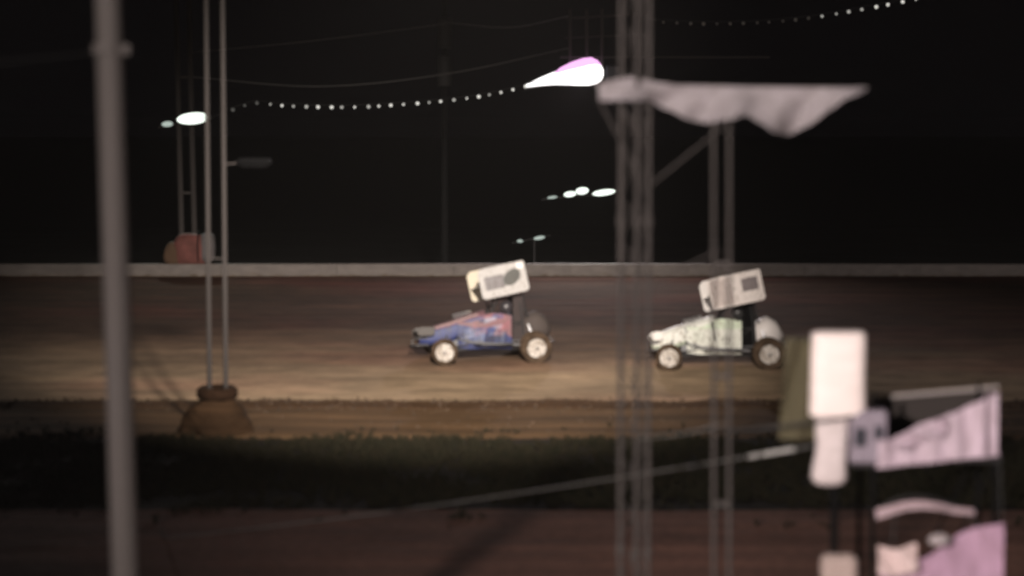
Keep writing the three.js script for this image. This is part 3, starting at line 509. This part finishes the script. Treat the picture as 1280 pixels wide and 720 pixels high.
// triangular lattice mast carrying the floodlights that light the track
const mastX = at(793, 400, S).x, MAST_H = 13.2;
{
  const z = -S, gy = groundY(mastX, S), t = thing('lattice_mast', 'tall grey lattice mast of three tubes with zigzag bracing beside the awning', 'mast', [mastX, gy, z]);
  const legs = [V(0.02, 0, 0.1), V(0.135, 0, 0.02), V(-0.13, 0, -0.1)];
  legs.forEach(l => obj('mast_leg', stick(l, l.clone().setY(MAST_H), 0.022, 0.022, 12), M.galv, t));
  for (let y = 0.3, k = 0; y < MAST_H - 0.5; y += 0.42, k++) { const br = []; for (let i = 0; i < 3; i++) { const a = legs[i].clone().setY(y), c = legs[(i + 1) % 3].clone().setY(y + 0.42); br.push(stick(a, c, 0.008, 0.008, 5)); } obj('brace', br, M.galv, t); }
  for (const y of [1.9, 5.1, 8.1]) for (const l of legs) obj('mast_joint', new THREE.CylinderGeometry(0.038, 0.038, 0.1, 12).translate(l.x, y, l.z), M.galv, t);
  obj('base_block', box(0.9, 0.3, 0.9, 0, 0.1, 0, 0.03), mat(0.28, 0.26, 0.24, 0.9), t);
  // the lamp crown, above the picture
  obj('lamp_crossbar', [stick(V(-1.5, MAST_H - 0.2, 0), V(1.5, MAST_H - 0.2, 0), 0.05), stick(V(-1.5, MAST_H - 0.9, 0), V(1.5, MAST_H - 0.9, 0), 0.05)], M.galv, t);
  const aim = V(-mastX - 2.6, -MAST_H + 0.5, -37).normalize();
  for (const y of [-0.2, -0.9]) for (const x of [-1.2, -0.4, 0.4, 1.2]) floodHead(t, 'floodlight', V(x, MAST_H + y, -0.25), 0.6, 0.5, aim, M.lampGlow);
  lampLight(V(mastX, MAST_H - 0.55 + gy, z - 0.5), V(-2.6, 0.5, -62), 8000, 0.272, 0xfff2e6, 30);
}
// second post under the awning, and the awning
{
  const x = at(905, 300, S).x, gy = groundY(x, S), topY = at(905, 140, S).y;
  const t = thing('awning_post', 'twin-tube grey post under the ragged awning', 'post', [x, gy, -S]);
  for (const s of [-0.075, 0.075]) obj('post_tube', stick(V(s, 0, 0), V(s - 0.03, topY - gy, 0), 0.02, 0.02, 12), M.galv, t);
  for (const py of [330, 470, 630]) obj('cross_plate', box(0.16, 0.05, 0.03, 0, at(905, py, S).y - gy, 0.0, 0.008), M.galv, t);
  obj('foot_plate', box(0.3, 0.03, 0.2, 0, 0.02, 0, 0.01), M.galv, t);
  const P = (px, py, dz = 0) => at(px, py, S).add(V(0, 0, dz));
  const a = thing('awning', 'ragged pale grey awning cloth sagging between the lattice mast and post', 'awning', P(752, 112).toArray());
  const O = a.position.clone(), l = p => p.sub(O);
  const interp = (tab, u) => { const px = 748 + u * 334; let i = 0; while (i < tab.length - 2 && tab[i + 1][0] < px) i++; const [x0, y0] = tab[i], [x1, y1] = tab[i + 1], k = Math.min(1, Math.max(0, (px - x0) / (x1 - x0))), q = k * k * (3 - 2 * k); return y0 + (y1 - y0) * (0.5 * q + 0.5 * k); };
  const top = [[748, 104], [790, 97], [825, 104], [850, 107], [960, 109], [1040, 110], [1082, 109]], bot = [[748, 126], [810, 126], [835, 137], [860, 149], [885, 154], [912, 149], [932, 144], [948, 153], [968, 166], [988, 169], [1010, 158], [1035, 138], [1058, 122], [1082, 112]];
  obj('valance', sheet((u, v) => { const px = 748 + u * 334, y0 = interp(top, u), y1 = interp(bot, u); return l(P(px, y0 + (y1 - y0) * v, 0.05 + 0.16 * v * Math.sin(u * 15) + 0.07 * Math.sin(u * 37 + v * 3) * v + 0.02 * fbm(u * 14, v * 5))); }, 90, 14, 0.006), new THREE.MeshStandardMaterial({ map: grimeMap(142, 135, 138, 0.14), roughness: 0.9, side: THREE.DoubleSide }), a);
  obj('awning_roof', sheet((u, v) => { const px = 748 + u * 334, y0 = interp(top, u); return l(P(px, y0, 0.03 - v * 1.7)).add(V(0, -0.03 * Math.sin(v * Math.PI) * (0.6 + 0.4 * Math.sin(u * 9)) + 0.03 * v, 0)); }, 50, 14, 0.006), new THREE.MeshStandardMaterial({ map: grimeMap(120, 112, 104, 0.2), roughness: 0.9 }), a);
  obj('awning_frame', [stick(l(P(745, 108)), l(P(1078, 113)), 0.014), stick(l(P(752, 108)), l(P(752, 100, -1.7)), 0.014), stick(l(P(1074, 113)), l(P(1074, 104, -1.7)), 0.014), stick(l(P(748, 104, -1.7)), l(P(1078, 106, -1.7)), 0.014)], M.darkSteel, a);
  obj('awning_brace', [stick(l(P(750, 128)), l(P(798, 218)), 0.011), stick(l(P(762, 110)), l(P(800, 168)), 0.009), stick(l(P(812, 232)), l(P(904, 158)), 0.011)], M.galv, a);
  tag(obj('diagonal_brace', stick(P(812, 356), P(900, 312), 0.01), M.galv), 'thin diagonal steel brace between the lattice mast and the twin-tube post', 'brace');
}
// flag stand on the right: dark steel frame with cloths tied to it
{
  const P = (px, py, dz = 0) => at(px, py, S).add(V(0, 0, dz));
  const b = P(1165, 582); b.y = groundY(b.x, S);
  const t = thing('flag_stand', 'dark steel flag stand frame carrying the pale banners', 'flag stand', b.toArray()), l = p => p.sub(b);
  const x0 = l(P(1092, 580)).x, x1 = l(P(1246, 580)).x, fy = l(P(1165, 575)).y, ry = l(P(1165, 492)).y;
  for (const x of [x0, x1]) for (const z of [-0.02, -1.0]) obj('leg', stick(V(x, 0, z), V(x, ry, z), 0.025), M.black, t);
  obj('platform', box(x1 - x0 + 0.1, 0.05, 1.05, (x0 + x1) / 2, fy, -0.52, 0.01), M.darkSteel, t);
  obj('back_rail', stick(l(at(1084, 498, S + 1)), l(at(1248, 484, S + 1)), 0.02), mat(0.34, 0.3, 0.29, 0.5), t);
  obj('back_panel', sheet((u, v) => l(at(1092 + u * 150, 500 - 12 * u + v * 70, S + 1.03)), 4, 3, 0.01), mat(0.022, 0.016, 0.014, 0.8), t);
  obj('cross_brace', [stick(V(x0, 0.3, -0.02), V(x1, fy, -0.02), 0.014), stick(V(x0, 0.3, -1), V(x1, fy, -1), 0.014)], M.black, t);
  obj('lower_rail', tube([l(P(1096, 640, -0.05)), l(P(1125, 625, -0.05)), l(P(1160, 623, -0.05)), l(P(1212, 640, -0.05))], 0.018), M.darkSteel, t);
  // banner cloths
  const cloth = (r, g, bl, a = 0.16) => new THREE.MeshStandardMaterial({ map: grimeMap(r, g, bl, a), roughness: 0.85, side: THREE.DoubleSide });
  const lerp = (a, c, k) => a + (c - a) * k;
  const lilac = cloth(184, 166, 178);
  const bn = thing('banner', 'lilac white cloth banner sagging across front of the flag stand', 'banner', P(1165, 575, 0.05).toArray()), lb = p => p.sub(bn.position);
  obj('cloth', sheet((u, v) => { const x = lerp(1096, 1246, u), yt = lerp(548, 489, u ** 1.25) + 5 * Math.sin(u * 11) * (1 - u), yb = lerp(583, 567, u); return lb(P(x, lerp(yb, yt, v), 0.05 + 0.05 * Math.sin(u * 13 + v * 2) * v + 0.02 * Math.sin(u * 31))); }, 50, 12, 0.006), lilac, bn);
  obj('hem', tube(Array.from({ length: 9 }, (_, i) => lb(P(lerp(1094, 1247, i / 8), lerp(583, 567, i / 8), 0.06 + 0.02 * Math.sin(i * 2)))), 0.016, 40, 6), lilac, bn);
  obj('crumpled_fold', sheet((u, v) => { const x = lerp(1118, 1180, u), yt = lerp(546, 520, u), yb = lerp(562, 540, u); return lb(P(x, lerp(yb, yt, v), 0.13 + 0.05 * Math.sin(u * 9 + v * 5))); }, 18, 8, 0.006), lilac, bn);
  const sd = thing('side_banner', 'folded lilac cloth hanging at the right end of the flag stand', 'banner', P(1244, 567, 0.02).toArray()), ls = p => p.sub(sd.position);
  obj('cloth', sheet((u, v) => ls(P(lerp(1228, 1250, u), lerp(566, 488, v) + 3 * u, 0.14 - u * 0.5 + 0.02 * Math.sin(v * 8))), 10, 12, 0.006), lilac, sd);
  const ot = thing('olive_tarp', 'dull olive tarp strip hanging behind the white padded wrap', 'tarp', P(1000, 600, -0.2).toArray()), lt = p => p.sub(ot.position);
  obj('tarp', sheet((u, v) => lt(P(lerp(984, 1024, u) - 8 * v * (1 - u), lerp(424, 552, v), -0.16 + 0.04 * Math.sin(u * 7 + v * 5))), 14, 12, 0.006), cloth(74, 68, 48, 0.35), ot);
  obj('tarp_rod', stick(lt(P(982, 424, -0.16)), lt(P(1046, 422, -0.1)), 0.012), M.darkSteel, ot);
  // grey box with dark square openings
  const gb = thing('control_box', 'grey box with dark square openings beside the white hanging wrap', 'box', P(1085, 581, -0.1).toArray()), lg = p => p.sub(gb.position);
  const c = lg(P(1086, 546, -0.12)); obj('box_shell', box(0.36, 0.52, 0.3, c.x, c.y, c.z, 0.03), new THREE.MeshStandardMaterial({ map: grimeMap(134, 124, 136, 0.25), roughness: 0.6 }), gb);
  for (const [px, py, w, h] of [[1075, 546, 0.12, 0.18], [1098, 541, 0.09, 0.14]]) { const q = lg(P(px, py, 0.035)); obj('dark_window', box(w, h, 0.012, q.x, q.y, q.z, 0.004), mat(0.03, 0.03, 0.04, 0.35), gb); }
  obj('shelf_bracket', box(0.5, 0.03, 0.32, c.x + 0.08, c.y - 0.28, c.z, 0.008), M.darkSteel, gb);
  // white padded wrap on its own post
  const wp = P(1045, 605, -0.1); wp.y = groundY(wp.x, S);
  const wr = thing('padded_post', 'bright white padded wrap on a post left of the flag stand', 'padded post', wp.toArray()), lw = p => p.sub(wp);
  obj('post', stick(V(0, 0, 0), V(0, lw(P(1045, 420)).y, 0), 0.04), M.black, wr);
  const grey = new THREE.MeshStandardMaterial({ map: grimeMap(206, 194, 194, 0.1), roughness: 0.75 }), white = new THREE.MeshStandardMaterial({ map: grimeMap(244, 230, 226, 0.06), roughness: 0.7 });
  const pad = (secs, n = 28) => skin(secs.map(([py, xa, xb, dep]) => { const a = lw(P(xa, py)), q = lw(P(xb, py)), cx = (a.x + q.x) / 2, w = (q.x - a.x) / 2; return Array.from({ length: n }, (_, j) => { const th = -j / n * 6.2832, e = v => Math.sign(v) * Math.abs(v) ** 0.6; return V(cx + e(Math.cos(th)) * w, a.y, e(Math.sin(th)) * dep); }); }));
  obj('upper_wrap', toCreasedNormals(pad([[415, 1022, 1080, 0.1], [418, 1016, 1084, 0.14], [440, 1015, 1084, 0.15], [480, 1014, 1083, 0.15], [512, 1013, 1084, 0.15], [520, 1013, 1082, 0.14], [522, 1020, 1076, 0.1]]), 0.8), white, wr);
  obj('lower_wrap', toCreasedNormals(pad([[523, 1022, 1064, 0.09], [530, 1020, 1062, 0.11], [560, 1022, 1060, 0.11], [585, 1017, 1059, 0.12], [598, 1015, 1060, 0.12], [605, 1019, 1056, 0.1], [608, 1028, 1048, 0.05]]), 0.8), grey, wr);
  // lower cloths
  const lo = thing('lower_banner', 'pink lilac cloth slung below the flag stand platform', 'banner', P(1180, 740, 0.02).toArray()), ll = p => p.sub(lo.position);
  obj('top_edge', sheet((u, v) => { const x = lerp(1094, 1216, u), y = 636 - 15 * Math.sin(Math.min(1, u * 1.25) * 2.4) + 10 * u; return ll(P(x, y + v * 11 * (1 - 0.5 * u), 0.04 + 0.06 * v + 0.02 * Math.sin(u * 14))); }, 26, 5, 0.006), cloth(172, 150, 156), lo);
  obj('cloth', sheet((u, v) => { const x = lerp(1098, 1252, u), yt = lerp(700, 650, u ** 1.5) + 8 * Math.sin(u * 6.5), yb = lerp(742, 732, u); return ll(P(x, lerp(yb, yt, v), 0.08 + 0.05 * Math.sin(u * 12 + v * 3) * v)); }, 40, 12, 0.006), cloth(168, 136, 158, 0.2), lo);
  obj('pale_patch', sheet((u, v) => ll(P(lerp(1094, 1142, u), lerp(712, 678, v) + 4 * Math.sin(u * 4), 0.2 + 0.03 * Math.sin(u * 8 + v * 4))), 12, 8, 0.006), cloth(206, 184, 182), lo);
  obj('knot', new THREE.IcosahedronGeometry(0.085, 3).scale(1.3, 0.75, 0.8).translate(...ll(P(1170, 671, 0.2)).toArray()), cloth(160, 150, 152, 0.3), lo);
  obj('tie_strap', [stick(ll(P(1120, 628, -0.04)), ll(P(1112, 690, 0.16)), 0.006), stick(ll(P(1206, 640, -0.04)), ll(P(1232, 668, 0.1)), 0.006), stick(ll(P(1250, 575, -0.02)), ll(P(1250, 655, 0.1)), 0.006)], M.cable, lo);
  const lp = thing('low_pad', 'short dull pinkish pad standing below the white wrap on the post', 'pad', (() => { const q = P(1045, 760, 0.2); q.y = groundY(q.x, S); return q.toArray(); })()), lq = p => p.sub(lp.position);
  const ptop = lq(P(1046, 688, 0.2)).y;
  obj('pad', box(0.36, ptop, 0.24, 0, ptop / 2, 0, 0.08, 4), new THREE.MeshStandardMaterial({ map: grimeMap(164, 146, 140, 0.15), roughness: 0.8 }), lp);
  // cables
  const wireA = [P(1064, 519, 0.08), P(1040, 523, 0.1), P(1000, 529, 0.06), P(950, 535, 0.02), P(905, 538, 0.05)];
  tag(obj('dark_cable', tube(wireA, 0.012, 50, 6), M.cable), 'dark cable tied round the white wrap and running to the twin-tube post', 'cable');
  tag(obj('slack_cable', tube([P(905, 529, 0.03), P(860, 541, 0), P(800, 546, 0.1)], 0.006, 30, 5), M.wire), 'thin slack grey cable between the twin-tube post and the lattice mast', 'cable');
  const anchor = at(205, 674, 37.6); anchor.y = groundY(anchor.x, 37.6);
  const A = P(1062, 549, 0.05), pts = []; for (let i = 0; i <= 16; i++) { const k = i / 16, p = A.clone().lerp(anchor, k); p.y -= 0.07 * Math.sin(k * Math.PI); pts.push(p); }
  const guy = thing('guy_rope', 'long pale guy rope from the flag stand down across the infield', 'rope', A.toArray());
  obj('rope', tube(pts.map(p => p.clone().sub(A)), 0.009, 120, 6), M.wire, guy);
  const curve = new THREE.CatmullRomCurve3(pts.map(p => p.clone().sub(A)));
  obj('rope_sleeve', tube(Array.from({ length: 8 }, (_, i) => curve.getPoint(0.055 + i * 0.007)), 0.02, 30, 10), M.sleeve, guy);
  obj('ground_stake', stick(anchor.clone().sub(A).add(V(0.05, -0.1, 0)), anchor.clone().sub(A).add(V(-0.06, 0.14, 0)), 0.02), M.galv, guy);
}
// grandstand floodlight pole behind the camera, to the left; it lights the poles, awning and cloths
{
  const p = V(-8, 0, 3), t = thing('grandstand_light_pole', 'grandstand floodlight pole outside the picture', 'light pole', [p.x, -0.02, p.z]);
  obj('pole', stick(V(0, 0, 0), V(0, 9.4, 0), 0.14, 0.1, 14), M.galv, t);
  obj('lamp_crossbar', stick(V(-1.1, 9, 0), V(1.1, 9, 0), 0.05), M.galv, t);
  const tgt = V(4.3, 4.3, -25), aim = tgt.clone().sub(V(-8, 9, 3)).normalize();
  for (const x of [-0.8, 0, 0.8]) floodHead(t, 'floodlight', V(x, 9, -0.3), 0.6, 0.5, aim, M.lampGlow);
  lampLight(V(-8, 9, 2.2), tgt, 3900, 0.42, 0xfff1ea, 25);
}

scene.fog = new THREE.FogExp2(0xd8d4d0, 0.00014);   // dust hanging in the lamp light
scene.traverse(o => { if (o.isMesh) { o.castShadow = true; o.receiveShadow = true; } });
renderer.render(scene, camera);
